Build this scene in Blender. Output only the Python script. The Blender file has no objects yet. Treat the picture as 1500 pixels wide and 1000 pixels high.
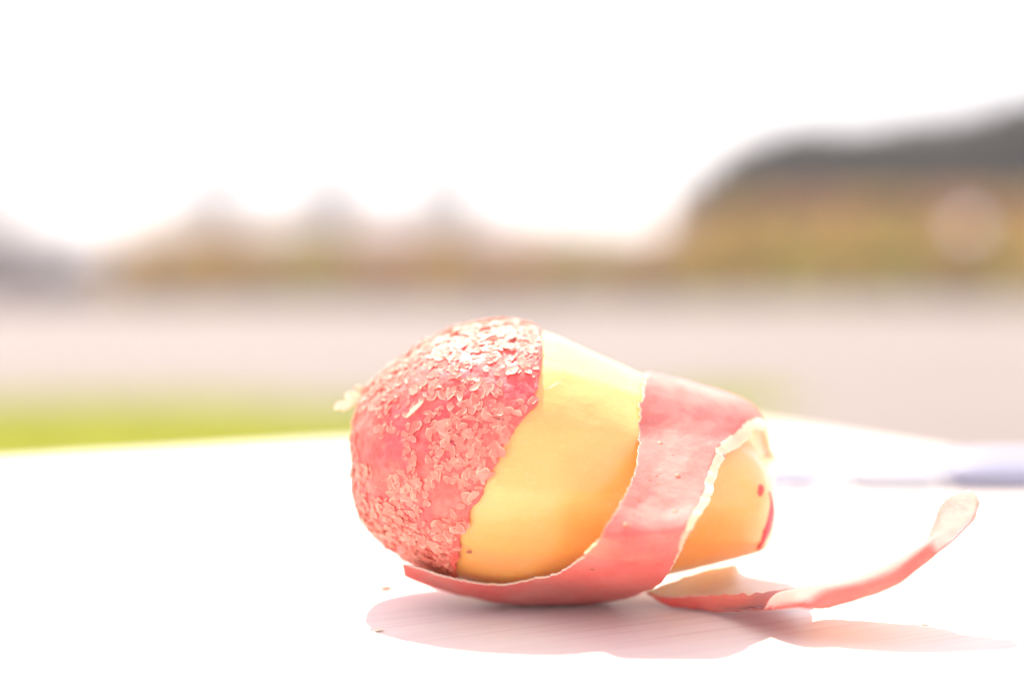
import bpy, bmesh, math, random
import numpy as np
from mathutils import Vector, Matrix, noise

R = math.radians
scene = bpy.context.scene
col = scene.collection

# ------------------------------------------------------------------ camera
H = 0.0675                       # lens height above the table top (table top is z = 0)
FPX = 50.0 / 36.0 * 1500.0       # focal length in photo pixels
PITCH = math.atan(80.0 / FPX)
cam_d = bpy.data.cameras.new('camera')
cam_d.lens = 50.0; cam_d.sensor_width = 36.0
cam_d.clip_start = 0.01; cam_d.clip_end = 8000
cam_d.dof.use_dof = True
cam_d.dof.focus_distance = 0.282
cam_d.dof.aperture_fstop = 3.3
cam = bpy.data.objects.new('camera', cam_d); col.objects.link(cam)
cam.location = (0, 0, H); cam.rotation_euler = (R(90) - PITCH, 0, 0)
scene.camera = cam

# ------------------------------------------------------------------ light
SUN_EL, SUN_AZ = R(62.5), R(-19)                  # azimuth from +Y towards +X
sunvec = Vector((math.sin(SUN_AZ) * math.cos(SUN_EL), math.cos(SUN_AZ) * math.cos(SUN_EL), math.sin(SUN_EL)))
world = bpy.data.worlds.new('World'); scene.world = world; world.use_nodes = True
wn = world.node_tree.nodes; wl = world.node_tree.links
sky = wn.new('ShaderNodeTexSky'); sky.sky_type = 'NISHITA'; sky.sun_disc = False
sky.sun_elevation = SUN_EL; sky.sun_rotation = SUN_AZ
sky.dust_density = 1.0; sky.air_density = 1.0; sky.ozone_density = 1.0
wn['Background'].inputs['Strength'].default_value = 0.12
veil = wn.new('ShaderNodeMix'); veil.data_type = 'RGBA'          # an even thin white cloud over the whole sky
veil.inputs[0].default_value = 0.55; veil.inputs[7].default_value = (4.6, 4.6, 5.0, 1)
wl.new(sky.outputs['Color'], veil.inputs[6])
wl.new(veil.outputs[2], wn['Background'].inputs['Color'])
sun_d = bpy.data.lights.new('sun', 'SUN'); sun_d.energy = 4.8; sun_d.angle = R(0.53); sun_d.color = (1.0, 0.95, 0.88)
sun = bpy.data.objects.new('sun', sun_d); col.objects.link(sun)
sun.rotation_euler = sunvec.to_track_quat('Z', 'Y').to_euler()
vs = scene.view_settings
vs.view_transform = 'Standard'; vs.look = 'None'; vs.gamma = 1.0; vs.use_curve_mapping = False
vs.exposure = 1.75
vs.use_white_balance = True
vs.white_balance_temperature = 7200; vs.white_balance_tint = 14
scene.render.engine = 'CYCLES'
scene.cycles.use_denoising = True
scene.cycles.max_bounces = 12

# ------------------------------------------------------------------ helpers
rng = random.Random(7)
nrng = np.random.default_rng(11)

def link(name, me, mats, parent=None):
    o = bpy.data.objects.new(name, me); col.objects.link(o)
    if not isinstance(mats, (list, tuple)): mats = [mats]
    if len(me.materials) == 0:
        for m in mats: me.materials.append(m)
    if parent is not None: o.parent = parent
    return o
def mesh(name, verts, faces, smooth=True, matidx=None):
    me = bpy.data.meshes.new(name); me.from_pydata([tuple(v) for v in verts], [], faces)
    if smooth: me.polygons.foreach_set('use_smooth', [True] * len(me.polygons))
    if matidx is not None: me.polygons.foreach_set('material_index', matidx)
    me.update(); return me
def tag(o, label=None, cat=None, group=None, kind=None):
    if label: o['label'] = label
    if cat: o['category'] = cat
    if group: o['group'] = group
    if kind: o['kind'] = kind
    return o
def empty(name, loc=(0, 0, 0), rz=0.0):
    o = bpy.data.objects.new(name, None); col.objects.link(o); o.empty_display_size = 0.02
    o.location = loc; o.rotation_euler = (0, 0, rz); return o
def box_mesh(name, sx, sy, sz, bevel=0.0, seg=2):
    bm = bmesh.new(); bmesh.ops.create_cube(bm, size=1.0)
    bmesh.ops.scale(bm, vec=(sx, sy, sz), verts=bm.verts)
    if bevel: bmesh.ops.bevel(bm, geom=bm.edges[:], offset=bevel, segments=seg, affect='EDGES', profile=0.5)
    me = bpy.data.meshes.new(name); bm.to_mesh(me); bm.free(); return me

def ray(u, v):
    X = (u - 750.0) / FPX; Y = -(v - 500.0) / FPX
    c, s = math.cos(PITCH), math.sin(PITCH)
    return np.array([X, c + Y * s, -s + Y * c])
def at(u, v, y):                                   # the point seen at photo pixel (u, v) at distance y
    d = ray(u, v); return np.array([0, 0, H]) + d * (y / d[1])
def pix(p):
    c, s = math.cos(PITCH), math.sin(PITCH)
    x, y, z = p[0], p[1], p[2] - H
    f = y * c - z * s; up = y * s + z * c
    return 750 + x / f * FPX, 500 - up / f * FPX
def catmull(pts, n):
    pts = np.array(pts, float); m = len(pts)
    P = np.vstack([2 * pts[0] - pts[1], pts, 2 * pts[-1] - pts[-2]])
    out = []
    for t in np.linspace(0, m - 1, n):
        i = min(int(t), m - 2); f = t - i
        a, b, c_, d = P[i], P[i + 1], P[i + 2], P[i + 3]
        out.append(0.5 * ((2 * b) + (-a + c_) * f + (2 * a - 5 * b + 4 * c_ - d) * f * f + (-a + 3 * b - 3 * c_ + d) * f ** 3))
    return np.array(out)
def nz(x, y=0.0, z=0.0): return noise.noise(Vector((x, y, z)))

# ------------------------------------------------------------------ materials
class NT:
    def __init__(s, name):
        s.m = bpy.data.materials.new(name); s.m.use_nodes = True
        s.t = s.m.node_tree; s.b = s.t.nodes['Principled BSDF']; s.out = s.t.nodes['Material Output']
        s.co = s.t.nodes.new('ShaderNodeTexCoord')
    def n(s, typ, ins=None, **kw):
        nd = s.t.nodes.new(typ)
        for k, v in kw.items(): setattr(nd, k, v)
        for k, v in (ins or {}).items(): s.set(nd.inputs[k], v)
        return nd
    def set(s, inp, v):
        if isinstance(v, bpy.types.NodeSocket): s.t.links.new(v, inp)
        else: inp.default_value = v
    def p(s, **kw):
        for k, v in kw.items(): s.set(s.b.inputs[k.replace('_', ' ')], v)
    def noise(s, scale, detail=4, rough=0.55, vec=None, dist=0.0):
        return s.n('ShaderNodeTexNoise', {'Vector': vec or s.co.outputs['Object'], 'Scale': scale, 'Detail': detail, 'Roughness': rough, 'Distortion': dist}).outputs['Fac']
    def ramp(s, fac, stops):
        r = s.n('ShaderNodeValToRGB', {'Fac': fac}); cr = r.color_ramp
        while len(cr.elements) < len(stops): cr.elements.new(0.5)
        for e, (p, c) in zip(cr.elements, stops):
            e.position = p; e.color = tuple(c) + (1,) if len(c) == 3 else c
        return r.outputs['Color']
    def mix(s, fac, a, b, blend='MIX'):
        m = s.n('ShaderNodeMix', data_type='RGBA', blend_type=blend)
        s.set(m.inputs[0], fac); s.set(m.inputs[6], a if isinstance(a, bpy.types.NodeSocket) else tuple(a) + (1,)); s.set(m.inputs[7], b if isinstance(b, bpy.types.NodeSocket) else tuple(b) + (1,))
        return m.outputs[2]
    def mapping(s, scale=(1, 1, 1), rot=(0, 0, 0), src='Object'):
        return s.n('ShaderNodeMapping', {'Vector': s.co.outputs[src], 'Scale': scale, 'Rotation': rot}).outputs['Vector']
    def bump(s, h, strength, dist, prev=None):
        b = s.n('ShaderNodeBump', {'Height': h, 'Strength': strength, 'Distance': dist})
        if prev is not None: s.set(b.inputs['Normal'], prev)
        return b.outputs['Normal']
    def math(s, op, a, b=0.5):
        m = s.n('ShaderNodeMath', operation=op); s.set(m.inputs[0], a); s.set(m.inputs[1], b); return m.outputs[0]
    def voro(s, scale, feature='DISTANCE_TO_EDGE', vec=None):
        return s.n('ShaderNodeTexVoronoi', {'Vector': vec or s.co.outputs['Object'], 'Scale': scale}, feature=feature).outputs['Distance']
def white(c, f): return tuple(1 - (1 - x) * f for x in c)

def m_flesh(name, c0, c1, rough=0.42, rad=(0.004, 0.0022, 0.0006)):
    t = NT(name)
    n1 = t.noise(70, 5); n2 = t.noise(900, 3)
    c = t.ramp(n1, [(0.3, c0), (0.7, c1)])
    c = t.mix(t.math('MULTIPLY', t.ramp(n2, [(0.55, (0, 0, 0)), (0.75, (1, 1, 1))]), 0.18), c, (0.88, 0.55, 0.28))
    t.p(Base_Color=c, Roughness=rough, Specular_IOR_Level=0.75, Coat_Weight=1.0, Coat_Roughness=0.38, Coat_IOR=1.5, Sheen_Weight=0.28, Sheen_Roughness=0.45, Subsurface_Weight=1.0, Subsurface_Radius=rad, Subsurface_Scale=1.0)
    t.p(Normal=t.bump(n2, 0.35, 0.0003, t.bump(t.noise(1.0, 4, vec=t.mapping((60, 420, 420))), 0.35, 0.0006)))
    return t.m
def m_skin(name, flaky=False):
    t = NT(name)
    big = t.noise(55, 5); mid = t.noise(260, 5); v = t.voro(620 if flaky else 420)
    c = t.ramp(big, [(0.32, (0.60, 0.11, 0.108)), (0.5, (0.66, 0.165, 0.148)), (0.72, (0.71, 0.24, 0.21))] if not flaky else [(0.32, (0.56, 0.046, 0.078)), (0.5, (0.60, 0.088, 0.076)), (0.72, (0.64, 0.145, 0.105))])
    net = t.ramp(v, [(0.0, (1, 1, 1)), (0.10, (0, 0, 0))])
    c = t.mix(t.math('MULTIPLY', net, 0.06 if flaky else 0.06), c, (0.80, 0.45, 0.38))
    c = t.mix(t.math('MULTIPLY', t.ramp(mid, [(0.5, (0, 0, 0)), (0.72, (1, 1, 1))]), 0.4 if flaky else 0.28), c, (0.72, 0.27, 0.235))
    t.p(Base_Color=c, Roughness=0.68 if not flaky else 0.5, Subsurface_Weight=0.8, Subsurface_Radius=(0.0016, 0.0005, 0.0004) if flaky else (0.0080, 0.0016, 0.0012), Subsurface_Scale=1.0)
    b = t.bump(v, 0.30 if flaky else 0.10, 0.0004); b = t.bump(mid, 0.5, 0.0005, b)
    if not flaky: b = t.bump(t.noise(700, 4, vec=t.mapping((1, 1, 2.2))), 0.45, 0.0003, b)
    t.p(Normal=b)
    if not flaky:                                   # thin peel lets coloured light through
        tr = t.n('ShaderNodeBsdfTranslucent', {'Color': (0.92, 0.22, 0.17, 1), 'Normal': b})
        mx = t.n('ShaderNodeMixShader', {0: 0.24, 1: t.b.outputs[0], 2: tr.outputs[0]})
        t.t.links.new(mx.outputs[0], t.out.inputs['Surface'])
    return t.m
def m_flake():
    t = NT('dry_skin_flake')
    inf = t.n('ShaderNodeObjectInfo').outputs['Random']
    c = t.ramp(inf, [(0.0, (0.64, 0.135, 0.11)), (0.5, (0.70, 0.215, 0.165)), (1.0, (0.79, 0.40, 0.30))])
    c = t.mix(t.noise(800, 3), c, (0.68, 0.20, 0.16))
    rim = t.n('ShaderNodeAttribute', attribute_name='rim').outputs['Fac']
    c = t.mix(t.math('MULTIPLY', t.ramp(rim, [(0.40, (0, 0, 0)), (1.0, (1, 1, 1))]), 0.7), c, (0.86, 0.60, 0.46))
    t.p(Base_Color=c, Roughness=0.55)
    tr = t.n('ShaderNodeBsdfTranslucent', {'Color': (0.85, 0.32, 0.23, 1)})
    mx = t.n('ShaderNodeMixShader', {0: 0.2, 1: t.b.outputs[0], 2: tr.outputs[0]})
    t.t.links.new(mx.outputs[0], t.out.inputs['Surface'])
    return t.m
def m_wood():
    t = NT('pale_wood')
    g = t.noise(1.0, 7, 0.62, vec=t.mapping((16, 1000, 40)), dist=0.3)
    g2 = t.noise(1.0, 5, 0.6, vec=t.mapping((3, 70, 10)), dist=0.8)
    c = t.ramp(g, [(0.30, (0.55, 0.47, 0.44)), (0.48, (0.66, 0.605, 0.565)), (0.75, (0.70, 0.655, 0.62))])
    c = t.mix(t.math('MULTIPLY', g2, 0.30), c, (0.60, 0.49, 0.44))
    t.p(Base_Color=c, Roughness=0.55)
    t.p(Normal=t.bump(g, 0.35, 0.0003))
    return t.m
def m_plain(name, c, rough=0.6, var=0.25, scale=30, metallic=0.0, bump=0.0):
    t = NT(name)
    n = t.noise(scale, 5)
    t.p(Base_Color=t.ramp(n, [(0.3, tuple(x * (1 - var) for x in c)), (0.7, tuple(min(1, x * (1 + var)) for x in c))]), Roughness=rough, Metallic=metallic)
    if bump: t.p(Normal=t.bump(n, 0.5, bump))
    return t.m
def m_leaf(name, c, var=0.35, trans=0.5):
    t = NT(name)
    n = t.noise(0.9, 3); n2 = t.noise(7.0, 2)
    cc = t.ramp(n2, [(0.25, tuple(x * (1 - var) for x in c)), (0.75, tuple(x * (1 + var) for x in c))])
    cc = t.mix(t.math('MULTIPLY', n, 0.4), cc, (c[0] * 1.25, c[1] * 1.0, c[2] * 0.8))
    t.p(Base_Color=cc, Roughness=0.6)
    tr = t.n('ShaderNodeBsdfTranslucent'); t.set(tr.inputs['Color'], cc)
    mx = t.n('ShaderNodeMixShader', {0: trans, 1: t.b.outputs[0], 2: tr.outputs[0]})
    t.t.links.new(mx.outputs[0], t.out.inputs['Surface'])
    return t.m

M_flesh = m_flesh('potato_flesh', (0.81, 0.335, 0.060), (0.85, 0.385, 0.090), 0.42)
M_inner = m_flesh('peel_inside', (0.84, 0.62, 0.42), (0.86, 0.71, 0.54), 0.4, (0.006, 0.0028, 0.0014))
nt_ = M_inner.node_tree; tr_ = nt_.nodes.new('ShaderNodeBsdfTranslucent'); tr_.inputs['Color'].default_value = (0.95, 0.50, 0.36, 1)
mx_ = nt_.nodes.new('ShaderNodeMixShader'); mx_.inputs[0].default_value = 0.30
nt_.links.new(nt_.nodes['Principled BSDF'].outputs[0], mx_.inputs[1]); nt_.links.new(tr_.outputs[0], mx_.inputs[2]); nt_.links.new(mx_.outputs[0], nt_.nodes['Material Output'].inputs['Surface'])
M_skin = m_skin('flaky_red_skin', True)
M_peel = m_skin('red_peel')
M_flake = m_flake()
M_wood = m_wood()
M_cream = m_plain('cream_flake', (0.80, 0.58, 0.42), 0.6, 0.1, 600)
M_eye = m_plain('eye_spot', (0.50, 0.08, 0.07), 0.5, 0.3, 900)
M_lent = m_plain('lenticel_spot', (0.40, 0.12, 0.07), 0.6, 0.3, 900)
M_remnant = m_plain('skin_remnant', (0.60, 0.07, 0.09), 0.45, 0.25, 500)

# ------------------------------------------------------------------ ground and lawn
GZ = -0.75
def sheet(name, pts, z, m, kind='structure'):
    me = mesh(name, [(x, y, z) for x, y in pts], [list(range(len(pts)))], False)
    return tag(link(name, me, m), kind=kind)
def m_dirt():
    t = NT('pale_dirt')
    a = t.noise(0.25, 6, 0.6); b = t.noise(14, 5)
    c = t.ramp(a, [(0.3, (0.092, 0.077, 0.072)), (0.7, (0.122, 0.103, 0.098))])
    c = t.mix(t.math('MULTIPLY', b, 0.4), c, (0.118, 0.100, 0.096))
    t.p(Base_Color=c, Roughness=0.9); t.p(Normal=t.bump(b, 0.6, 0.02))
    return t.m
M_dirt = m_dirt()
sheet('ground', [(-1500, -200), (1500, -200), (1500, 2200), (-1500, 2200)], GZ, M_dirt)
lawn_pts = [(-14, -6), (0.9, -6), (1.0, 6.5), (1.35, 8.6), (1.95, 9.4), (1.95, 10.7), (1.4, 10.7), (0.9, 10.0), (-1, 9.7), (-2.5, 10.2), (-5, 9.8), (-9, 10.4), (-14, 10.0)]
M_soil = m_plain('lawn_soil', (0.17, 0.19, 0.012), 0.95, 0.3, 3)
sheet('lawn', lawn_pts, GZ + 0.006, M_soil)
def inpoly(x, y, P):
    r = False; j = len(P) - 1
    for i in range(len(P)):
        if (P[i][1] > y) != (P[j][1] > y) and x < (P[j][0] - P[i][0]) * (y - P[i][1]) / (P[j][1] - P[i][1]) + P[i][0]: r = not r
        j = i
    return r
vv, ff = [], []
for k in range(26000):
    x, y = rng.uniform(-5.2, 3.2), rng.uniform(4.5, 10.9)
    if not inpoly(x, y, lawn_pts): continue
    a = rng.uniform(0, 6.28); h = rng.uniform(0.04, 0.09); w = 0.006
    dx, dy = math.cos(a) * w, math.sin(a) * w; lx, ly = rng.gauss(0, .02), rng.gauss(0, .02)
    i = len(vv)
    vv += [(x - dx, y - dy, GZ), (x + dx, y + dy, GZ), (x + lx - dx * .6, y + ly - dy * .6, GZ + h * .6), (x + lx + dx * .6, y + ly + dy * .6, GZ + h * .6), (x + 2 * lx, y + 2 * ly, GZ + h)]
    ff += [[i, i + 1, i + 3, i + 2], [i + 2, i + 3, i + 4]]
g = link('grass', mesh('grass', vv, ff), m_leaf('grass_blade', (0.21, 0.235, 0.008), 0.25, 0.45))
tag(g, 'bright green short grass growing on the lawn behind the table', 'grass', kind='stuff')

# ------------------------------------------------------------------ trees and shrubs
def leaf_cloud(name, n, leaf, clumps, seed):
    r = np.random.default_rng(seed)
    C = np.array([c[:3] for c in clumps]); S = np.array([c[3:] for c in clumps])
    w = (S.prod(1)) ** 0.7; idx = r.choice(len(C), n, p=w / w.sum())
    d = r.normal(size=(n, 3)); d /= np.linalg.norm(d, axis=1)[:, None]
    P = C[idx] + d * S[idx] * (r.uniform(0.25, 1.0, n) ** 0.5)[:, None]
    a = r.normal(size=(n, 3)); a /= np.linalg.norm(a, axis=1)[:, None]
    b = np.cross(a, r.normal(size=(n, 3))); b /= np.linalg.norm(b, axis=1)[:, None]
    s = leaf * r.uniform(0.6, 1.3, n)[:, None]
    V = np.stack([P - a * s, P + b * s * .55, P + a * s, P - b * s * .55], 1).reshape(-1, 3)
    V[:, 2] = np.maximum(V[:, 2], 0.02)
    F = np.arange(4 * n).reshape(-1, 4).tolist()
    return mesh(name, V.tolist(), F, False)
def tube(V, F, p, q, r0, r1, k=5):
    p, q = Vector(p), Vector(q); d = (q - p).normalized()
    x = d.orthogonal().normalized(); y = d.cross(x); i = len(V)
    for c, r_ in ((p, r0), (q, r1)):
        for j in range(k):
            a = 6.2832 * j / k; V.append(tuple(c + x * math.cos(a) * r_ + y * math.sin(a) * r_))
    for j in range(k): F.append([i + j, i + (j + 1) % k, i + k + (j + 1) % k, i + k + j])
def trunk_mesh(name, h, r0, seed, limbs, spread):
    q = random.Random(seed); V, F = [], []
    pts = [Vector((0, 0, -0.05))]
    for k in range(1, 6): pts.append(Vector((q.gauss(0, .03) * h, q.gauss(0, .03) * h, h * k / 5)))
    for k in range(5): tube(V, F, pts[k], pts[k + 1], r0 * (1 - k * .17), r0 * (1 - (k + 1) * .17), 7)
    for k in range(limbs):
        f = q.uniform(0.3, 0.95); i = min(int(f * 5), 4); b = pts[i].lerp(pts[i + 1], f * 5 - i)
        a = q.uniform(0, 6.28); L = spread * q.uniform(.5, 1)
        m = b + Vector((math.cos(a) * L * .55, math.sin(a) * L * .55, L * .35)); e = m + Vector((math.cos(a) * L * .45, math.sin(a) * L * .45, L * .5))
        tube(V, F, b, m, r0 * .35, r0 * .2); tube(V, F, m, e, r0 * .2, r0 * .05)
    return mesh(name, V, F)
def bare_mesh(name, h, slim, seed, n1=26, n2=7):
    q = random.Random(seed); V, F = [], []
    pts = [Vector((0, 0, -0.05))]
    for k in range(1, 9): pts.append(Vector((q.gauss(0, .006) * h, q.gauss(0, .006) * h, h * k / 8)))
    for k in range(8): tube(V, F, pts[k], pts[k + 1], h * .018 * (1 - k * .12), h * .018 * (1 - (k + 1) * .12), 6)
    for k in range(n1):
        f = 0.15 + 0.82 * (k + q.random()) / n1; i = min(int(f * 8), 7); b = pts[i].lerp(pts[i + 1], f * 8 - i)
        a = k * 2.4 + q.uniform(-.4, .4); L = h * slim * (1.15 - f) * q.uniform(.7, 1.2)
        d = Vector((math.cos(a), math.sin(a), q.uniform(.5, 1.1))).normalized(); e = b + d * L
        tube(V, F, b, e, h * .0045 * (1.2 - f), h * .0015, 4)
        for j in range(n2):
            s = q.uniform(.2, 1); c = b.lerp(e, s)
            dd = (d + Vector((q.gauss(0, .6), q.gauss(0, .6), q.gauss(.25, .4)))).normalized()
            ee = c + dd * L * q.uniform(.25, .55); tube(V, F, c, ee, h * .0018, h * .0007, 3)
            for _ in range(2):
                c2 = c.lerp(ee, q.uniform(.3, 1)); d2 = (dd + Vector((q.gauss(0, .6), q.gauss(0, .6), q.gauss(.2, .4)))).normalized()
                tube(V, F, c2, c2 + d2 * L * q.uniform(.12, .3), h * .0011, h * .0005, 3)
    return mesh(name, V, F)
def clumps(h, w, base, n, seed, shape=1.0):
    q = random.Random(seed); out = []
    for k in range(n):
        f = q.random(); z = base + (h - base) * f
        rad = w * 0.5 * (math.sin(math.pi * min(0.97, 0.12 + f * .88)) ** 0.6) * shape
        a = q.uniform(0, 6.28); r_ = rad * math.sqrt(q.random()) * .8; s = w * q.uniform(.14, .26)
        out.append((math.cos(a) * r_, math.sin(a) * r_, min(z, h - s * .7), s, s, s * .8))
    return out
M_bark = m_plain('bark', (0.11, 0.085, 0.07), 0.9, 0.3, 6)
M_twig = m_plain('grey_twigs', (0.15, 0.125, 0.135), 0.9, 0.25, 3)
LM = {'ochre': m_leaf('ochre_leaves', (0.40, 0.265, 0.055)), 'olive': m_leaf('olive_leaves', (0.34, 0.285, 0.04)),
      'russet': m_leaf('russet_leaves', (0.40, 0.225, 0.085)), 'dark': m_leaf('dark_leaves', (0.026, 0.030, 0.023), 0.3, 0.15),
      'slate': m_leaf('slate_leaves', (0.05, 0.05, 0.06), 0.3, 0.2),
      'purple': m_leaf('mauve_twig_leaves', (0.085, 0.060, 0.075), 0.3, 0.2)}
PROTO = {}
def plant(kind, key, name, label, cat, group, x, y, h, w, rz):
    k = (kind, key)
    if k not in PROTO:
        tall = kind != 'shrub'; var = []
        for s in range(2):
            base = 0.22 if tall else 0.0
            cr = leaf_cloud('crown', 460 if kind == 'sparse' else 1800 if tall else 1300, 0.05 if tall else 0.045, clumps(1.0, 1.0, base, 34, 50 + s * 9 + len(PROTO), 1.0), 90 + s + len(PROTO) * 3)
            tr = trunk_mesh('trunk', 0.8 if tall else 0.6, 0.03 if tall else 0.02, 20 + s, 9, 0.3)
            var.append((cr, tr))
        PROTO[k] = var
    cr, tr = PROTO[k][rng.randrange(2)]
    o = empty(name, (x, y, GZ), rz); o.scale = (w, w, h)
    link('trunk', tr, M_bark, o); link('crown', cr, LM[key], o)
    tag(o, label, cat, group); return o
def gx(u, d): return (u - 750) / FPX * d
def gh(v, d): return (420 - v) / FPX * d + H - GZ
# low dry hedge across the bare ground
u = 215
while u < 1010:
    d = rng.uniform(72, 79); key = rng.choice(['ochre', 'ochre', 'olive', 'russet'] if u > 330 else ['ochre', 'olive'])
    plant('shrub', key, 'dry_shrub', {'ochre': 'low ochre dry shrub in the hedge line left of the wooded rise', 'olive': 'low olive shrub in the hedge line left of the wooded rise', 'russet': 'low russet brown shrub in the hedge line left of the wooded rise'}[key],
          'shrub', 'low hedge of dry shrubs', gx(u, d), d, gh(rng.uniform(346, 358), d), rng.uniform(3.6, 4.8), rng.uniform(0, 6))
    u += rng.uniform(30, 40)
for k, u in enumerate(range(1030, 1560, 52)):
    d = rng.uniform(71, 76); key = ['olive', 'ochre', 'olive'][k % 3]
    plant('shrub', key, 'bank_shrub', {'olive': 'yellow green shrub at the foot of the russet trees', 'ochre': 'ochre yellow shrub at the foot of the russet trees'}[key],
          'shrub', 'shrubs below the russet trees', gx(u, d), d, gh(rng.uniform(335, 360), d), rng.uniform(3.2, 4.4), rng.uniform(0, 6))
for k, u in enumerate(range(1015, 1580, 50)):
    d = rng.uniform(82, 88); key = ['russet', 'ochre', 'ochre', 'russet'][k % 4]
    plant('tree', key, 'autumn_tree', {'russet': 'russet brown autumn tree in front of the dark evergreens', 'ochre': 'ochre yellow autumn tree in front of the dark evergreens'}[key],
          'tree', 'autumn trees below the evergreens', gx(u, d), d, gh(max(292, 330 - (u - 1015) * .5), d), rng.uniform(3.6, 4.8), rng.uniform(0, 6))
for k, u in enumerate(range(1022, 1620, 30)):
    d = rng.uniform(98, 108); v = np.interp(u, [1022, 1062, 1110, 1160, 1250, 1350, 1500, 1620], [268, 230, 202, 182, 178, 164, 142, 130])
    plant('tree', 'dark', 'evergreen_tree', 'tall dark evergreen tree rising behind the russet trees', 'tree', 'dark evergreens on the wooded rise',
          gx(u, d), d, gh(v + rng.uniform(-8, 8), d), rng.uniform(5.2, 6.8), rng.uniform(0, 6))
for k, u in enumerate(range(-260, 230, 44)):
    d = rng.uniform(74, 80)
    plant('shrub', 'purple', 'mauve_shrub', 'leafless mauve grey shrub at the end of the hedge line', 'shrub', 'mauve shrubs ending the hedge',
          gx(u, d), d, gh(rng.uniform(362, 385), d), rng.uniform(3.0, 3.8), rng.uniform(0, 6))
# bare trees
broad = [bare_mesh('branches', 1.0, 0.42, 5, 30, 8), bare_mesh('branches', 1.0, 0.46, 6, 30, 8)]
def bare(name, label, group, u, v, d, me, w=1.0):
    h = gh(v, d); o = link(name, me, M_twig); o.location = (gx(u, d), d, GZ); o.scale = (h * w, h * w, h); o.rotation_euler = (0, 0, rng.uniform(0, 6))
    tag(o, label, 'tree', group); return o
for k, (u, v, w_) in enumerate([(316, 184, 5.6), (484, 168, 5.2), (656, 190, 6.6)]):
    lab = ['slimmest of the tall grey trees above the far treeline', 'tallest slender grey tree above the far treeline', 'broadest of the tall grey trees above the far treeline'][k]
    plant('sparse', 'slate', 'slender_tree', lab, 'tree', 'tall grey trees on the skyline', gx(u, 150), 150, gh(v, 150), w_, k * 2.0)
for k, u in enumerate(range(250, 1000, 62)):
    bare('bare_tree', 'leafless grey tree in the low far treeline', 'far bare treeline', u + rng.uniform(-12, 12), rng.uniform(262, 305) + max(0, u - 700) * .1, rng.uniform(165, 185), broad[k % 2])
for k, (u, v) in enumerate([(-60, 215), (-5, 232), (45, 262), (-30, 245)]):
    bare('bare_tree', 'dense leafless tree beside the mauve shrubs', 'bare trees by the mauve shrubs', u, v, 105 + k * 3, broad[k % 2], 1.1)
# far wooded hills
def hill(name, u0, u1, d, prof, depth, m):
    n, k = 90, 8; V, F = [], []
    for i in range(n):
        u = u0 + (u1 - u0) * i / (n - 1); h = gh(np.interp(u, *zip(*prof)), d) + d * .004 * nz(u * .013, d) + d * .0022 * nz(u * .05, d)
        for j in range(k):
            f = j / (k - 1); V.append((gx(u, d), d - depth / 2 + depth * f, GZ - .3 + max(0, h) * math.sin(math.pi * f) ** .8))
    for i in range(n - 1):
        for j in range(k - 1): F.append([i * k + j, (i + 1) * k + j, (i + 1) * k + j + 1, i * k + j + 1])
    return tag(link(name, mesh(name, V, F), m), kind='structure')
M_hill = m_plain('wooded_hillside', (0.055, 0.052, 0.060), 0.95, 0.35, 0.03)
hill('hill', -300, 1500, 850, [(-300, 310), (150, 330), (320, 272), (400, 290), (490, 262), (570, 290), (655, 266), (760, 312), (900, 338), (1500, 315)], 240, M_hill)
# mirror on a pole, added to reflect sky as a pale blurred disc
d = 69.0
mr = empty('added_mirror', (gx(1415, d), d, GZ))
tag(mr, 'round convex mirror on an orange pole, added for a bright disc among the shrubs', 'added mirror')
mh = gh(335, d)
bm = bmesh.new(); bmesh.ops.create_cone(bm, segments=16, radius1=.045, radius2=.045, depth=mh, cap_ends=True)
bmesh.ops.translate(bm, vec=(0, .12, mh / 2), verts=bm.verts); me = bpy.data.meshes.new('pole'); bm.to_mesh(me); bm.free()
M_orange = m_plain('orange_paint', (0.62, 0.20, 0.04), 0.4, 0.1, 5)
link('pole', me, M_orange, mr)
V, F = [], []; K = 32
for j in range(7):
    rr = .5 * j / 6
    for i in range(K): V.append((rr * math.cos(6.2832 * i / K), -0.06 + rr * rr * .25, mh + rr * math.sin(6.2832 * i / K)))
for j in range(6):
    for i in range(K): F.append([j * K + i, j * K + (i + 1) % K, (j + 1) * K + (i + 1) % K, (j + 1) * K + i])
tm = NT('mirror_glass'); tm.p(Base_Color=(0.92, 0.92, 0.92, 1), Metallic=1.0, Roughness=0.06)
o = link('mirror', mesh('mirror', V, F), tm.m, mr); o.rotation_euler = (0, 0, 0)
V, F = [], []
for i in range(K):
    a = 6.2832 * i / K
    for rr, yy in ((.5, .0), (.56, -.01), (.56, .08), (.0, .11)): V.append((rr * math.cos(a), yy, mh + rr * math.sin(a)))
for i in range(K):
    for j in range(3): F.append([i * 4 + j, ((i + 1) % K) * 4 + j, ((i + 1) % K) * 4 + j + 1, i * 4 + j + 1])
link('rim', mesh('rim', V, F), M_orange, mr)

# ------------------------------------------------------------------ table
TA = math.atan2(0.509, 1.0)
e0 = np.array([0.0, 0.642]); ex = np.array([math.cos(TA), math.sin(TA)]); en = np.array([math.sin(TA), -math.cos(TA)])
TL, TW = 1.7, 0.85
tc = e0 + en * TW / 2 + ex * (0.125 - TL / 2)
tb = empty('table', (tc[0], tc[1], GZ), TA)
tag(tb, 'pale wooden table with a fine straight grain carrying the potato', 'table')
o = link('table_top', box_mesh('table_top', TL, TW, 0.032, 0.004, 3), M_wood, tb); o.location = (0, 0, -GZ - 0.016)
for sx, sy, lx, ly in ((0, 1, TL - .22, .022), (0, -1, TL - .22, .022), (1, 0, .022, TW - .22), (-1, 0, .022, TW - .22)):
    o = link('apron', box_mesh('apron', lx, ly, 0.09, 0.002), M_wood, tb); o.location = (sx * (TL / 2 - .09), sy * (TW / 2 - .09), -GZ - .0335 - .045)
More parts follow.
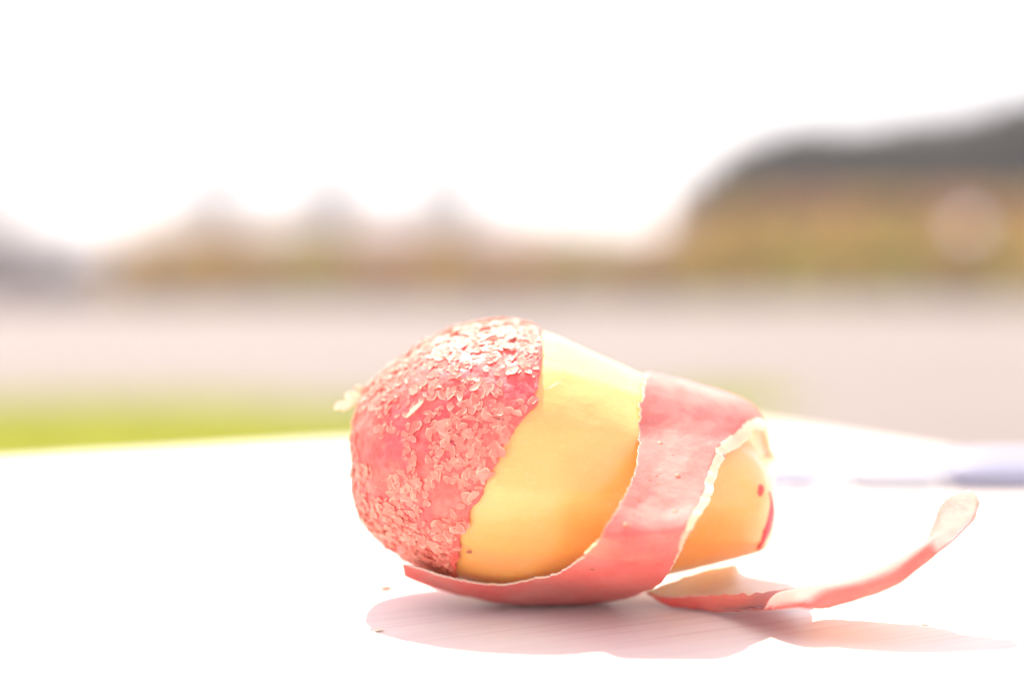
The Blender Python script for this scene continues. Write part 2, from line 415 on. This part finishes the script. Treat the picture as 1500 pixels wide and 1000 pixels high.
leg = box_mesh('leg', .06, .06, 0.7155, 0.004)
for sx in (1, -1):
    for sy in (1, -1):
        o = link('leg', leg, M_wood, tb); o.location = (sx * (TL / 2 - .09), sy * (TW / 2 - .09), 0.3578)

# ------------------------------------------------------------------ peeler lying behind the potato
def loft(name, secs, k=20):
    """secs: (x, y, z, ry, rz) rounded sections along x"""
    V, F = [], []
    for (x, y, z, ry, rz) in secs:
        for i in range(k):
            a = 6.2832 * i / k; c, s = math.cos(a), math.sin(a)
            V.append((x, y + ry * math.copysign(abs(c) ** .7, c), z + rz * math.copysign(abs(s) ** .7, s)))
    n = len(secs)
    for j in range(n - 1):
        for i in range(k): F.append([j * k + i, j * k + (i + 1) % k, (j + 1) * k + (i + 1) % k, (j + 1) * k + i])
    F.append(list(range(k))[::-1]); F.append([(n - 1) * k + i for i in range(k)])
    return mesh(name, V, F)
M_blue = m_plain('pale_blue_plastic', (0.25, 0.265, 0.36), 0.4, 0.06, 60)
M_white = m_plain('white_plastic', (0.48, 0.50, 0.56), 0.35, 0.04, 60)
M_steel = m_plain('brushed_steel', (0.62, 0.64, 0.70), 0.28, 0.06, 200, 1.0)
pe = empty('peeler', (0.160, 0.468, 0.0), R(3)); pe.scale = (1.09, 1.0, 0.68)
tag(pe, 'vegetable peeler with pale blue handle lying behind the potato', 'peeler')
link('handle', loft('handle', [(-.018, 0, .0095, .006, .005), (-.014, 0, .0097, .0085, .0080), (.0, 0, .0097, .0095, .0088), (.05, 0, .0095, .011, .0092), (.09, 0, .0095, .0105, .0092), (.104, 0, .0086, .0075, .0066), (.107, 0, .0086, .003, .003)]), M_blue, pe)
link('ferrule', loft('ferrule', [(-.046, .001, .0090, .0042, .0052), (-.044, .001, .0090, .0075, .0078), (-.021, 0, .0094, .0088, .0086), (-.0185, 0, .0096, .0066, .0062)]), M_white, pe)
def bar(secs): return loft('blade_arm', secs, 10)
for s in (-1, 1):
    link('blade_arm', bar([(-.047, .001 + s * .003, .009, .0030, .0040), (-.058, .001 + s * .0085, .009, .0030, .0040), (-.098, .001 + s * .0085, .0085, .0030, .0040), (-.104, .001 + s * .004, .0085, .0030, .0040)]), M_blue, pe)
V, F = [], []
for i in range(15):
    x = -.099 + .042 * i / 14
    for j in range(9):
        a = math.pi * (j / 8 - .5); V.append((x, .001 + .0065 * math.sin(a), .0085 + .0045 * math.cos(a) - .002))
for i in range(14):
    for j in range(8):
        if j in (3, 4) and 1 < i < 12: continue
        F.append([i * 9 + j, i * 9 + j + 1, (i + 1) * 9 + j + 1, (i + 1) * 9 + j])
link('blade', mesh('blade', V, F), M_steel, pe)

# ------------------------------------------------------------------ potato body
YC = 0.3055
cols = [(519, 668, 676), (521, 632, 708), (527, 602, 740), (540, 572, 768), (560, 550, 790), (590, 527, 812), (625, 503, 832), (660, 487, 847), (700, 477, 858), (745, 474, 866), (800, 484, 870), (850, 505, 868), (900, 528, 862), (945, 549, 852),
        (990, 568, 840), (1040, 597, 829), (1080, 628, 820), (1105, 655, 813), (1119, 684, 806), (1129, 712, 792), (1134, 735, 772), (1136, 750, 758)]
CT = catmull(cols, 420)
def column(c):
    u, vt, vb = c
    aa = [math.atan((v - 500) / FPX) + PITCH for v in (vt, vb)]
    ac = (aa[0] + aa[1]) / 2; rho = (aa[1] - aa[0]) / 2
    yc = YC; zc = H - yc * math.tan(ac); r_ = yc / math.cos(ac) * math.sin(rho)
    x = at(u, 500 + FPX * math.tan(ac - PITCH), yc)[0]
    return x, yc, zc, max(r_, 0.0004)
CB = np.array([column(c) for c in CT])
BX, BY, BZ, BR = CB.T
order = np.argsort(BX)
BXs, BZs, BRs = BX[order], BZ[order], BR[order]
lo = (BZ - BR).min()
0 and print('body lowest z', lo, 'radius', BR.max(), 'x', BX.min(), BX.max())
def zc(x): return float(np.interp(x, BXs, BZs))
def rc(x): return float(np.interp(x, BXs, BRs))
def P(x, phi, off=0.0):
    r_ = rc(x) + off; return np.array([x, YC - r_ * math.cos(phi), zc(x) + r_ * math.sin(phi)])
def cyl(p):
    dy, dz = YC - p[1], p[2] - zc(p[0]); return np.array([p[0], math.atan2(dz, dy), math.hypot(dy, dz) - rc(p[0])])
def hit(u, v, off=0.0):
    d = ray(u, v); best = None
    for t in np.arange(0.22, 0.36, 0.00025):
        p = np.array([0, 0, H]) + d * t
        c = cyl(p); f = c[2] - off
        if p[0] < BXs[0] or p[0] > BXs[-1]: f += 1
        if f <= 0: return c
        if best is None or f < best[0]: best = (f, c)
    return best[1]
def wob(x, phi):
    return 0.00035 * nz(x * 70, math.cos(phi) * 2.1, math.sin(phi) * 2.1) + 0.00012 * nz(x * 260, math.cos(phi) * 7, math.sin(phi) * 7)

potato = empty('potato', (0, YC, 0))
tag(potato, 'half peeled red potato with flaky skin, yellow flesh and a hanging peel strip', 'potato')
def toP(v): return (v[0], v[1] - YC, v[2])
NP = 144
def tube_grid(xs, off=0.0, w=True):
    V = []
    for x in xs:
        for j in range(NP):
            ph = 2 * math.pi * j / NP
            fa = (ph + .25 * nz(x * 30, 1.7) + x * 3) % (2 * math.pi / 13) - math.pi / 13      # flats left by the peeler
            fac = rc(x) * .55 * (math.cos(math.pi / 13) / math.cos(fa) - 1)
            V.append(toP(P(x, ph, off + fac + (wob(x, ph) if w else 0))))
    F = []
    for i in range(len(xs) - 1):
        for j in range(NP): F.append([i * NP + j, i * NP + (j + 1) % NP, (i + 1) * NP + (j + 1) % NP, (i + 1) * NP + j])
    F.append([j for j in range(NP)][::-1]); F.append([(len(xs) - 1) * NP + j for j in range(NP)])
    return V, F
xs = [BXs[0] + (BXs[-1] - BXs[0]) * (0.5 - 0.5 * math.cos(math.pi * k / 200)) for k in range(201)]
V, F = tube_grid(xs)
flesh = link('flesh', mesh('flesh', V, F), M_flesh, potato)

# ---- flaky skin cap on the big end
bnd = [(792, 490), (793, 520), (789, 556), (786, 590), (762, 618), (741, 650), (716, 700), (692, 745), (673, 790), (669, 828)]
bc = sorted([tuple(hit(u, v)[[1, 0]]) for u, v in bnd])
bp = [b[0] for b in bc]; bxv = [b[1] for b in bc]
lowx, hix = bxv[0], bxv[-1]
bp = [-math.pi - 0.01, -2.2] + bp + [2.4, math.pi + 0.01]; bxv = [lowx + .004, lowx - .002] + bxv + [hix - .004, lowx + .004]
def xb(phi):
    phi = (phi + math.pi) % (2 * math.pi) - math.pi
    b = float(np.interp(phi, bp, bxv))
    return b + 0.0007 * nz(phi * 9, 3.1) + 0.0004 * nz(phi * 30, 8.2) + 0.0002 * nz(phi * 90, 1.0)
def cap_pt(s, phi, extra=0.0):
    # s: 0 at the tip, 1 at the cut edge
    x1 = xb(phi); x = BXs[0] + (x1 - BXs[0]) * (1 - math.cos(s * math.pi / 2)) 
    x = BXs[0] + (x1 - BXs[0]) * (s ** 2 if s < 0.5 else (0.25 + (s - .5) * 1.5))
    p = P(x, phi)
    e = 1e-4; xa, xc_ = max(BXs[0], x - e), min(BXs[-1], x + e)
    slope = (rc(xc_) - rc(xa)) / max(1e-9, xc_ - xa)
    n = np.array([-slope, -math.cos(phi), math.sin(phi)]); n /= np.linalg.norm(n)
    q = p * 90
    off = 0.00055 + wob(x, phi) + 0.00030 * nz(*(p * 240)) + 0.00022 * nz(*(p * 620)) + extra
    # eye and groove
    return p + n * off, n
def eye_dent(p):
    e = 0
    for (c, rad, dep) in EYES:
        dd = np.linalg.norm(p - c)
        if dd < rad * 2.2: e -= dep * math.exp(-(dd / rad) ** 2)
    return e
EYES = []
for (u, v, rad, dep) in ((662, 650, .0011, .0005), (616, 640, .0010, .0004), (618, 675, .0010, .0004), (612, 705, .0009, .0004), (560, 722, .0014, .0004)):
    c = hit(u, v); EYES.append((P(c[0], c[1]), rad, dep))
NS, NC = 190, 260
V, F = [], []
for i in range(NS + 1):
    s = i / NS
    for j in range(NC):
        ph = 2 * math.pi * j / NC
        p, n = cap_pt(s, ph)
        p = p + n * eye_dent(p)
        V.append(toP(p))
for j in range(NC):     # edge turned down into the flesh
    ph = 2 * math.pi * j / NC; p, n = cap_pt(1.0, ph); V.append(toP(p - n * 0.0009))
for i in range(NS + 1):
    for j in range(NC): F.append([i * NC + j, i * NC + (j + 1) % NC, (i + 1) * NC + (j + 1) % NC, (i + 1) * NC + j])
skin = link('skin', mesh('skin', V, F), M_skin, potato)

# ---- flakes
def rim_attr(me, vals):
    at_ = me.attributes.new('rim', 'FLOAT', 'POINT'); at_.data.foreach_set('value', vals)
def flake_mesh(seed, n=12):
    q = random.Random(seed); V = [(0, 0, 0)]; F = []
    ca = q.uniform(0, 6.28); curl = q.uniform(.05, .24); el = q.uniform(.5, .95); p2, p3 = q.uniform(0, 6.28), q.uniform(0, 6.28)
    a2, a3 = q.uniform(.05, .22), q.uniform(.05, .18)
    rad = [(1 + a2 * math.cos(2 * 6.2832 * i / n + p2) + a3 * math.cos(3 * 6.2832 * i / n + p3)) * q.uniform(.80, 1.14) for i in range(n)]
    for k, rr in ((0, .6), (1, 1.0)):
        for i in range(n):
            a = 6.2832 * i / n; r_ = rad[i] * (rr if k else .6)
            up = max(0, math.cos(a - ca)); dn = max(0, -math.cos(a - ca))
            lift = (0.03 + curl * up ** 1.4) * rr ** 2.5 - .04 * dn * rr + q.uniform(-.025, .03)
            V.append((r_ * math.cos(a), r_ * math.sin(a) * el, lift))
    for i in range(n):
        F.append([0, 1 + i, 1 + (i + 1) % n]); F.append([1 + i, 1 + n + i, 1 + n + (i + 1) % n, 1 + (i + 1) % n])
    me = mesh('skin_flake', V, F); rim_attr(me, [0.0] + [.35 * max(0, math.cos(6.2832 * i / n - ca)) for i in range(n)] + [.35 + .65 * max(0, math.cos(6.2832 * i / n - ca)) for i in range(n)]); return me
FL = [flake_mesh(s) for s in range(24)]
bare_px = [(566, 668, 26, 34), (619, 650, 9, 62), (650, 728, 24, 24), (762, 566, 26, 22), (700, 545, 10, 9), (662, 651, 9, 7), (536, 640, 14, 40), (740, 800, 1, 1), (560, 712, 10, 14), (655, 555, 8, 10)]
def flake_frame(q, small, rng_=(-1.6, 2.6)):
    for _ in range(400):
        ph = q.uniform(*rng_); s = math.sqrt(q.uniform(0.015, .97))
        p, n = cap_pt(s, ph); u, v = pix(p)
        view = np.dot(n, np.array([0, 0, H]) - p)
        if view > 0 and any(((u - a) / c) ** 2 + ((v - b) / d_) ** 2 < 1 + .35 * nz(u * .06, v * .06) for a, b, c, d_ in bare_px): continue
        if nz(u * .022, v * .022, 4.4) < -0.42 and q.random() < .8: continue
        return p, n, u, v, view > 0
def flake_matrix(q, p, n, size):
    zv = (Vector(n) + Vector((q.gauss(0, .06), q.gauss(0, .06), q.gauss(0, .06)))).normalized()
    xv = zv.orthogonal().normalized(); xv = Matrix.Rotation(q.uniform(0, 6.28), 3, zv) @ xv; yv = zv.cross(xv)
    M = Matrix(((xv.x, yv.x, zv.x, 0), (xv.y, yv.y, zv.y, 0), (xv.z, yv.z, zv.z, 0), (0, 0, 0, 1)))
    loc = Vector(toP(p + n * q.uniform(.00002, .00018)))
    return Matrix.Translation(loc) @ M @ Matrix.Diagonal((size * q.uniform(.8, 1.35), size, size, 1))
q = random.Random(21)
cnt = 0
while cnt < 290:
    fr = flake_frame(q, False)
    if not fr or not fr[4]: continue
    p, n, u, v, vis = fr
    o = link('skin_flake', FL[q.randrange(24)], M_flake, skin)
    o.matrix_local = flake_matrix(q, p, n, q.uniform(.0008, .0016)); cnt += 1
V, F, RM = [], [], []
for k in range(4300):
    fr = flake_frame(q, True, (-1.6, 2.6) if k < 2300 else (0.95, 2.5))
    if not fr: continue
    p, n, u, v, vis = fr
    me = FL[q.randrange(24)]; M = flake_matrix(q, p, n, q.uniform(.00035, .0010)); i0 = len(V)
    RM += [d_.value for d_ in me.attributes['rim'].data]; V += [tuple(M @ w.co) for w in me.vertices]; F += [[i0 + i for i in f.vertices] for f in me.polygons]
me = mesh('flake_crust', V, F); rim_attr(me, RM); o = link('flake_crust', me, M_flake, skin); tag(o, kind='stuff')
# a few large loose curls of skin
def curl_mesh(L, W, bend, seed):
    q = random.Random(seed); V, F = [], []
    for i in range(9):
        t = i / 8; a = bend * (t - .5)
        w = W * math.sin(math.pi * (0.12 + .8 * t)) * q.uniform(.8, 1.2)
        for j in range(5):
            s = j / 4 - .5
            V.append((L * (t - .5), w * s + W * .6 * math.sin(a), L * .25 * math.cos(a * 1.4) + W * .5 * s * s * 4 * .5))
    for i in range(8):
        for j in range(4): F.append([i * 5 + j, i * 5 + j + 1, (i + 1) * 5 + j + 1, (i + 1) * 5 + j])
    return mesh('skin_curl', V, F)
for k, (u, v, L, W, lift, ang) in enumerate(((611, 600, .0050, .0009, .0004, -0.6), (530, 588, .0052, .0028, .0008, .9), (515, 600, .0040, .0028, .0020, .4), (540, 570, .0045, .0026, .0006, .6), (690, 482, .0040, .0022, .0003, .2), (672, 488, .0036, .0020, .0004, .4), (640, 838, .0040, .0022, .0003, .5), (812, 566, .0036, .0004, .0003, -.4))):
    c = hit(u, v); p = at(u, v, P(c[0], c[1])[1])
    d = p - np.array([p[0] * .8, YC, zc(p[0])]); n = d / np.linalg.norm(d)
    o = link('skin_curl', curl_mesh(L, W, 1.6, k), M_cream, skin)
    o.location = toP(p + n * lift); o.rotation_euler = (R(70) + .3 * k, ang, 0.3 * k - .5) if k not in (0, 7) else (R(75), -ang * -1, 0)

# ---- shells: peel with a skin side, an inside and a rim
def shell(name, G, th, flip, parent, origin, cut=None):
    """G: grid rows x cols of outer points; th: thickness grid; inner side along the surface normal"""
    nr, nc = G.shape[:2]
    du = np.gradient(G, axis=0); dv = np.gradient(G, axis=1); N = np.cross(du, dv); N /= np.linalg.norm(N, axis=2)[..., None] + 1e-12
    if flip: N = -N
    I = G + N * th[..., None]
    V = np.vstack([G.reshape(-1, 3), I.reshape(-1, 3)]) - origin; k = nr * nc
    F, mi = [], []
    for i in range(nr - 1):
        for j in range(nc - 1):
            a, b, c, d = i * nc + j, i * nc + j + 1, (i + 1) * nc + j + 1, (i + 1) * nc + j
            F.append([a, b, c, d] if flip else [d, c, b, a]); mi.append(1 if cut is not None and cut[i, j] else 0)
            F.append([k + d, k + c, k + b, k + a] if flip else [k + a, k + b, k + c, k + d]); mi.append(1)
    def rim(seq):
        for a, b in zip(seq[:-1], seq[1:]): F.append([a, b, k + b, k + a]); mi.append(1)
    rim([i * nc for i in range(nr)]); rim([i * nc + nc - 1 for i in range(nr)][::-1]); rim(list(range(nc))[::-1]); rim([(nr - 1) * nc + j for j in range(nc)])
    me = mesh(name, V.tolist(), F, True, mi)
    bm = bmesh.new(); bm.from_mesh(me); bmesh.ops.recalc_face_normals(bm, faces=bm.faces); bm.to_mesh(me); bm.free()
    # keep the rim crisp
    me.polygons.foreach_set('use_smooth', [True] * len(me.polygons))
    return link(name, me, [M_peel, M_inner], parent)

def hr(u, v, off, y=None):
    if y is not None: return cyl(at(u, v, y))
    return hit(u, v, off)
mm = 0.001
bodyx = lambda u: at(u, 600, YC)[0]
rows = [  # left edge, right edge in (x, phi, offset)
    (np.array([bodyx(985), 2.7, .8 * mm]), cyl(at(1120, 720, .336))),
    (np.array([bodyx(970), 2.15, .8 * mm]), cyl(at(1136, 668, .321))),
    (hr(948, 547, .9 * mm), cyl(at(1126, 632, .306))),
    (hr(940, 590, .8 * mm), cyl(at(1094, 640, .2935))),
    (hr(936, 640, .8 * mm), cyl(at(1066, 660, .2860))),
    (cyl(at(930, 690, .2750)), cyl(at(1050, 700, .2785))),
    (cyl(at(910, 732, .2706)), cyl(at(1040, 735, .2720))),
    (cyl(at(880, 780, .2665)), cyl(at(1018, 768, .2665))),
    (cyl(at(858, 808, .2690)), cyl(at(1002, 800, .2690))),
    (cyl(at(828, 833, .2755)), cyl(at(984, 833, .2770))),
    (hr(788, 848, 2.0 * mm), cyl(at(948, 864, .2905))),
    (hr(735, 857, 2.0 * mm), cyl(at(890, 880, .302))),
    (cyl(at(690, 853, .2865)), cyl(at(810, 884, .3035))),
    (cyl(at(650, 845, .2865)), cyl(at(735, 880, .302))),
    (cyl(at(615, 833, .2880)), cyl(at(650, 865, .298))),
    (cyl(at(589, 826, .2900)), cyl(at(592, 843, .294))),
]
for i, (a, b) in enumerate(rows):
    for e in (a, b):
        if e[1] < -2.6: e[1] += 2 * math.pi
    if i < 3 and rows[i][1][1] < 0: rows[i][1][1] += 2 * math.pi
NR, NCc = 220, 64; HUMP = -2.0
Lc = catmull([a for a, b in rows], NR); Rc = catmull([b for a, b in rows], NR)
CUT = np.zeros((NR, NCc), bool); G = np.zeros((NR, NCc, 3)); TH = np.zeros((NR, NCc))
for i in range(NR):
    row = i / (NR - 1) * (len(rows) - 1)
    le = 0.030 * nz(i * .55, 2.2) + 0.02 * nz(i * 1.9, 5.2); re = 0.022 * nz(i * .35, 7.7) + .012 * nz(i * 1.3, 1.2)
    for j in range(NCc):
        t = j / (NCc - 1); tt = le * (1 - t) + (1 + re) * t
        c = Lc[i] * (1 - tt) + Rc[i] * tt
        crease = max(0.0, 1 - abs(row - 7.1) / 2.3) * 1.5 * mm
        hump = HUMP * mm * math.exp(-((row - 2.0) / 1.3) ** 2) * math.sin(math.pi * t)
        bev = max(0.0, (t - .88) / .12) * max(0.0, min(1, (row - 2.2) / 1.2, (9.6 - row) / 1.5))
        CUT[i, j] = t > float(np.interp(row, [1.6, 3, 6.5, 8.2, 9.6], [1.0, .87, .87, .95, 1.0])) + .012 * nz(i * .22, 3.3)
        p = P(c[0], c[1], c[2] + crease + hump - 1.8 * mm * bev)
        p = p + 0.00018 * np.array([nz(*(p * 300)), nz(*(p * 300 + 9)), nz(*(p * 300 + 21))])
        p[2] = max(p[2], 0.0004)
        G[i, j] = p
        TH[i, j] = (0.45 + 1.15 * t ** 1.3) * mm * min(1, (len(rows) - 1 - row) / 2.5 + .4)
0 and print('row2', [tuple(round(c_) for c_ in pix(G[int(2 / 15 * 219), j_])) for j_ in range(0, 34, 4)])
strip = shell('peel_strip', G, TH, True, potato, np.array([0, YC, 0]), CUT)

def spot(name, u, v, rad, m, parent, off=0.0, grid=None, squash=1.0):
    # a small domed mark lying on the surface
    if grid is not None:
        px_ = np.array([[pix(grid[i, j]) for j in range(grid.shape[1])] for i in range(60, 175)])
        dd = (px_[..., 0] - u) ** 2 + (px_[..., 1] - v) ** 2; i, j = np.unravel_index(dd.argmin(), dd.shape); i += 60
        j = min(max(j, 1), grid.shape[1] - 2); p = grid[i, j]; n = np.cross(grid[i + 1, j] - grid[i - 1, j], grid[i, j + 1] - grid[i, j - 1])
        if n[1] > 0: n = -n
    else:
        c = hit(u, v); p = P(c[0], c[1], off + wob(c[0], c[1])); n = np.array([0, -math.cos(c[1]), math.sin(c[1])])
    n = Vector(n).normalized(); V = [(0, 0, .18)]; F = []; q_ = random.Random(int(u))
    for k, (rr, zz) in enumerate(((.6, .14), (1.0, -.15))):
        for i in range(10):
            a = .62832 * i; w = rr * q_.uniform(.85, 1.15); V.append((w * math.cos(a), w * math.sin(a) * squash, zz))
    for i in range(10):
        F.append([0, 1 + i, 1 + (i + 1) % 10]); F.append([1 + i, 11 + i, 11 + (i + 1) % 10, 1 + (i + 1) % 10])
    o = link(name, mesh(name, V, F), m, parent)
    o.rotation_euler = n.to_track_quat('Z', 'Y').to_euler(); o.scale = (rad,) * 3; o.location = toP(p)
for (u, v, r_) in ((968, 640, .0007), (993, 697, .0008), (989, 748, .0007), (917, 768, .0008), (1076, 648, .0005), (952, 702, .0004), (868, 834, .0006)):
    spot('lenticel', u, v, r_, M_lent, strip, grid=G)
for k in range(16):
    i_, j_ = q.randrange(62, 120), q.randrange(8, 50); u, v = pix(G[i_, j_]); spot('lenticel', u, v, q.uniform(.00022, .0004), M_lent, strip, grid=G)
spot('eye', 664, 651, .0008, M_remnant, skin, off=.0003)
spot('eye', 1112, 717, .0010, M_eye, flesh, squash=1.4)
spot('eye', 687, 808, .0006, M_lent, flesh)
# skin left along the end of the potato
ed = catmull([hit(u, v) for u, v in ((1128, 722), (1132, 745), (1128, 768), (1120, 788), (1111, 804))], 40)
V, F = [], []
for i, c in enumerate(ed):
    w = .0009 * math.sin(math.pi * (i + 1) / 41) + .0002
    for s, h in ((-1, -.0002), (-.4, .0004), (.4, .0004), (1, -.0002)):
        V.append(toP(P(c[0] + s * w, c[1], h + wob(c[0], c[1]))))
for i in range(39):
    for j in range(3): F.append([i * 4 + j, i * 4 + j + 1, (i + 1) * 4 + j + 1, (i + 1) * 4 + j])
link('skin_remnant', mesh('skin_remnant', V, F), M_remnant, flesh)

# ------------------------------------------------------------------ loose peel curling off to the right
def near_wall(n_, m_): return ((n_[0] + m_[0]) / 2, (n_[1] + m_[1]) / 2 + 1, (n_[2] + m_[2]) / 2 - .0008)
T = [  # near lip, wall, bottom, far lip: (u, v, y); the strip then turns over into an arch and opens again at its tip
    ((946, 866, .2985), None, (946, 868, .2985), (948, 864, .2995)),
    ((972, 873, .2950), None, (971, 882, .2975), (980, 852, .3030)),
    ((1012, 873, .2930), None, (1004, 891, .2970), (1022, 838, .3070)),
    ((1052, 871, .2900), None, (1046, 893.5, .2920), (1074, 826, .3090)),
    ((1106, 869, .2830), None, (1100, 893, .2800), (1090, 842, .3085)),
    ((1150, 863, .2870), (1151, 867, .2750), (1152, 891, .2690), (1152, 856, .3000)),
    ((1178, 862, .2880), (1180, 861, .2725), (1184, 890, .2665), (1182, 884, .2720)),
    ((1206, 862, .2900), (1207, 855, .2705), (1214, 888, .2675), (1213, 886, .2700)),
    ((1252, 853, .2890), (1252, 846, .2692), (1264, 876, .2655), (1263, 875, .2675)),
    ((1306, 832, .2880), (1307, 824, .2688), (1314, 856, .2655), (1313, 855, .2675)),
    ((1350, 804, .2860), (1351, 797, .2700), (1356, 824, .2680), (1354, 822, .2700)),
    ((1364, 774, .2840), (1368, 786, .2735), (1376, 808, .2685), (1375, 806, .2700)),
    ((1375, 746, .2845), (1383, 768, .2765), (1396, 792, .2705), (1394, 790, .2720)),
    ((1390, 727, .2850), (1406, 742, .2790), (1426, 760, .2735), (1424, 758, .2750)),
    ((1420, 716, .2840), (1428, 722, .2800), (1434, 737, .2780), (1432, 735, .2790)),
]
T = [(r_[0], r_[1] or near_wall(r_[0], r_[2]), r_[2], r_[3]) for r_ in T]
NR2, NC2 = 170, 26
E = [catmull([at(*r_[k]) for r_ in T], NR2) for k in range(4)]
G2 = np.zeros((NR2, NC2, 3)); TH2 = np.zeros((NR2, NC2))
for i in range(NR2):
    row = i / (NR2 - 1) * (len(T) - 1)
    ln = .03 * nz(i * .4, 1.1); rn = (.05 * nz(i * .3, 4.1) + .03 * nz(i * 1.3, 2.1)) * max(0, min(1, 5.5 - row))
    if row > 9: ln += .05 * nz(i * .8, 6.1)
    sec = catmull([E[k][i] for k in range(4)], 61)
    seg = np.concatenate([[0], np.cumsum(np.linalg.norm(np.diff(sec, axis=0), axis=1))]); seg /= seg[-1]
    for j in range(NC2):
        t = (j / (NC2 - 1)); t = ln * (1 - t) + (1 + rn) * t
        p = np.array([np.interp(t, seg, sec[:, a_]) for a_ in range(3)])
        if t > 1: p = p + (sec[-1] - sec[-4]) / (seg[-1] - seg[-4]) * (t - 1)
        if t < 0: p = p + (sec[3] - sec[0]) / (seg[3] - seg[0]) * t
        p = p + 0.00022 * np.array([nz(*(p * 260)), nz(*(p * 260 + 9)), nz(*(p * 260 + 21))])
        p[2] = max(p[2], .0004)
        G2[i, j] = p; TH2[i, j] = (0.75 * mm) * min(1, .3 + row / 1.5) * min(1, .35 + (len(T) - 1 - row) / 1.5) * (0.35 + .65 * math.sin(math.pi * j / (NC2 - 1)))
pc = G2[60, 8].copy(); pc[2] = 0
fl = False
peel = shell('potato_peel', G2, TH2, fl, None, pc); peel.location = pc
tag(peel, 'loose strip of red potato peel curling up at its free end', 'potato peel')

# ------------------------------------------------------------------ crumbs of skin on the table
CR = [flake_mesh(100 + k) for k in range(4)]
for (u, v, s, lab) in ((1355, 915, .0009, 'tiny white crumb lying in the shadow of the curled peel'),
                       (578, 822, .0022, 'thin cream flake of skin standing beside the flaky end of the potato'),
                       (566, 862, .0024, 'flat cream flake of skin at the edge of the potato shadow'),
                       (552, 924, .0012, 'small skin crumb just off the pointed tip of the potato shadow'),
                       (680, 972, .0011, 'small pale crumb in the sunlight along the front of the potato shadow'),
                       (1112, 997, .0014, 'pink skin crumb in the sunlight in front of the widest shadow')):
    d_ = ray(u, v); t = -H / d_[2]; p = np.array([0, 0, H]) + d_ * t
    o = link('skin_crumb', CR[rng.randrange(4)], M_cream); o.location = (p[0], p[1], s * .12); o.scale = (s * 1.4, s, s); o.rotation_euler = (R(rng.uniform(-14, 14)), R(rng.uniform(-14, 14)), rng.uniform(0, 6))
    tag(o, lab, 'crumb')

# ------------------------------------------------------------------ haze: the bright hazy air over the valley
me = box_mesh('haze', 3100, 2500, 170.0); hz = link('haze', me, bpy.data.materials.new('haze_air'))
hz.location = (0, 1020, GZ - 1.0 + 85.0); tag(hz, kind='stuff')
hm = me.materials[0]; hm.use_nodes = True; hn = hm.node_tree
hn.nodes.remove(hn.nodes['Principled BSDF'])
pv = hn.nodes.new('ShaderNodeVolumePrincipled'); pv.inputs['Color'].default_value = (0.93, 0.92, 0.96, 1); pv.inputs['Density'].default_value = 0.00075
pv.inputs['Anisotropy'].default_value = 0.2
hn.links.new(pv.outputs['Volume'], hn.nodes['Material Output'].inputs['Volume'])
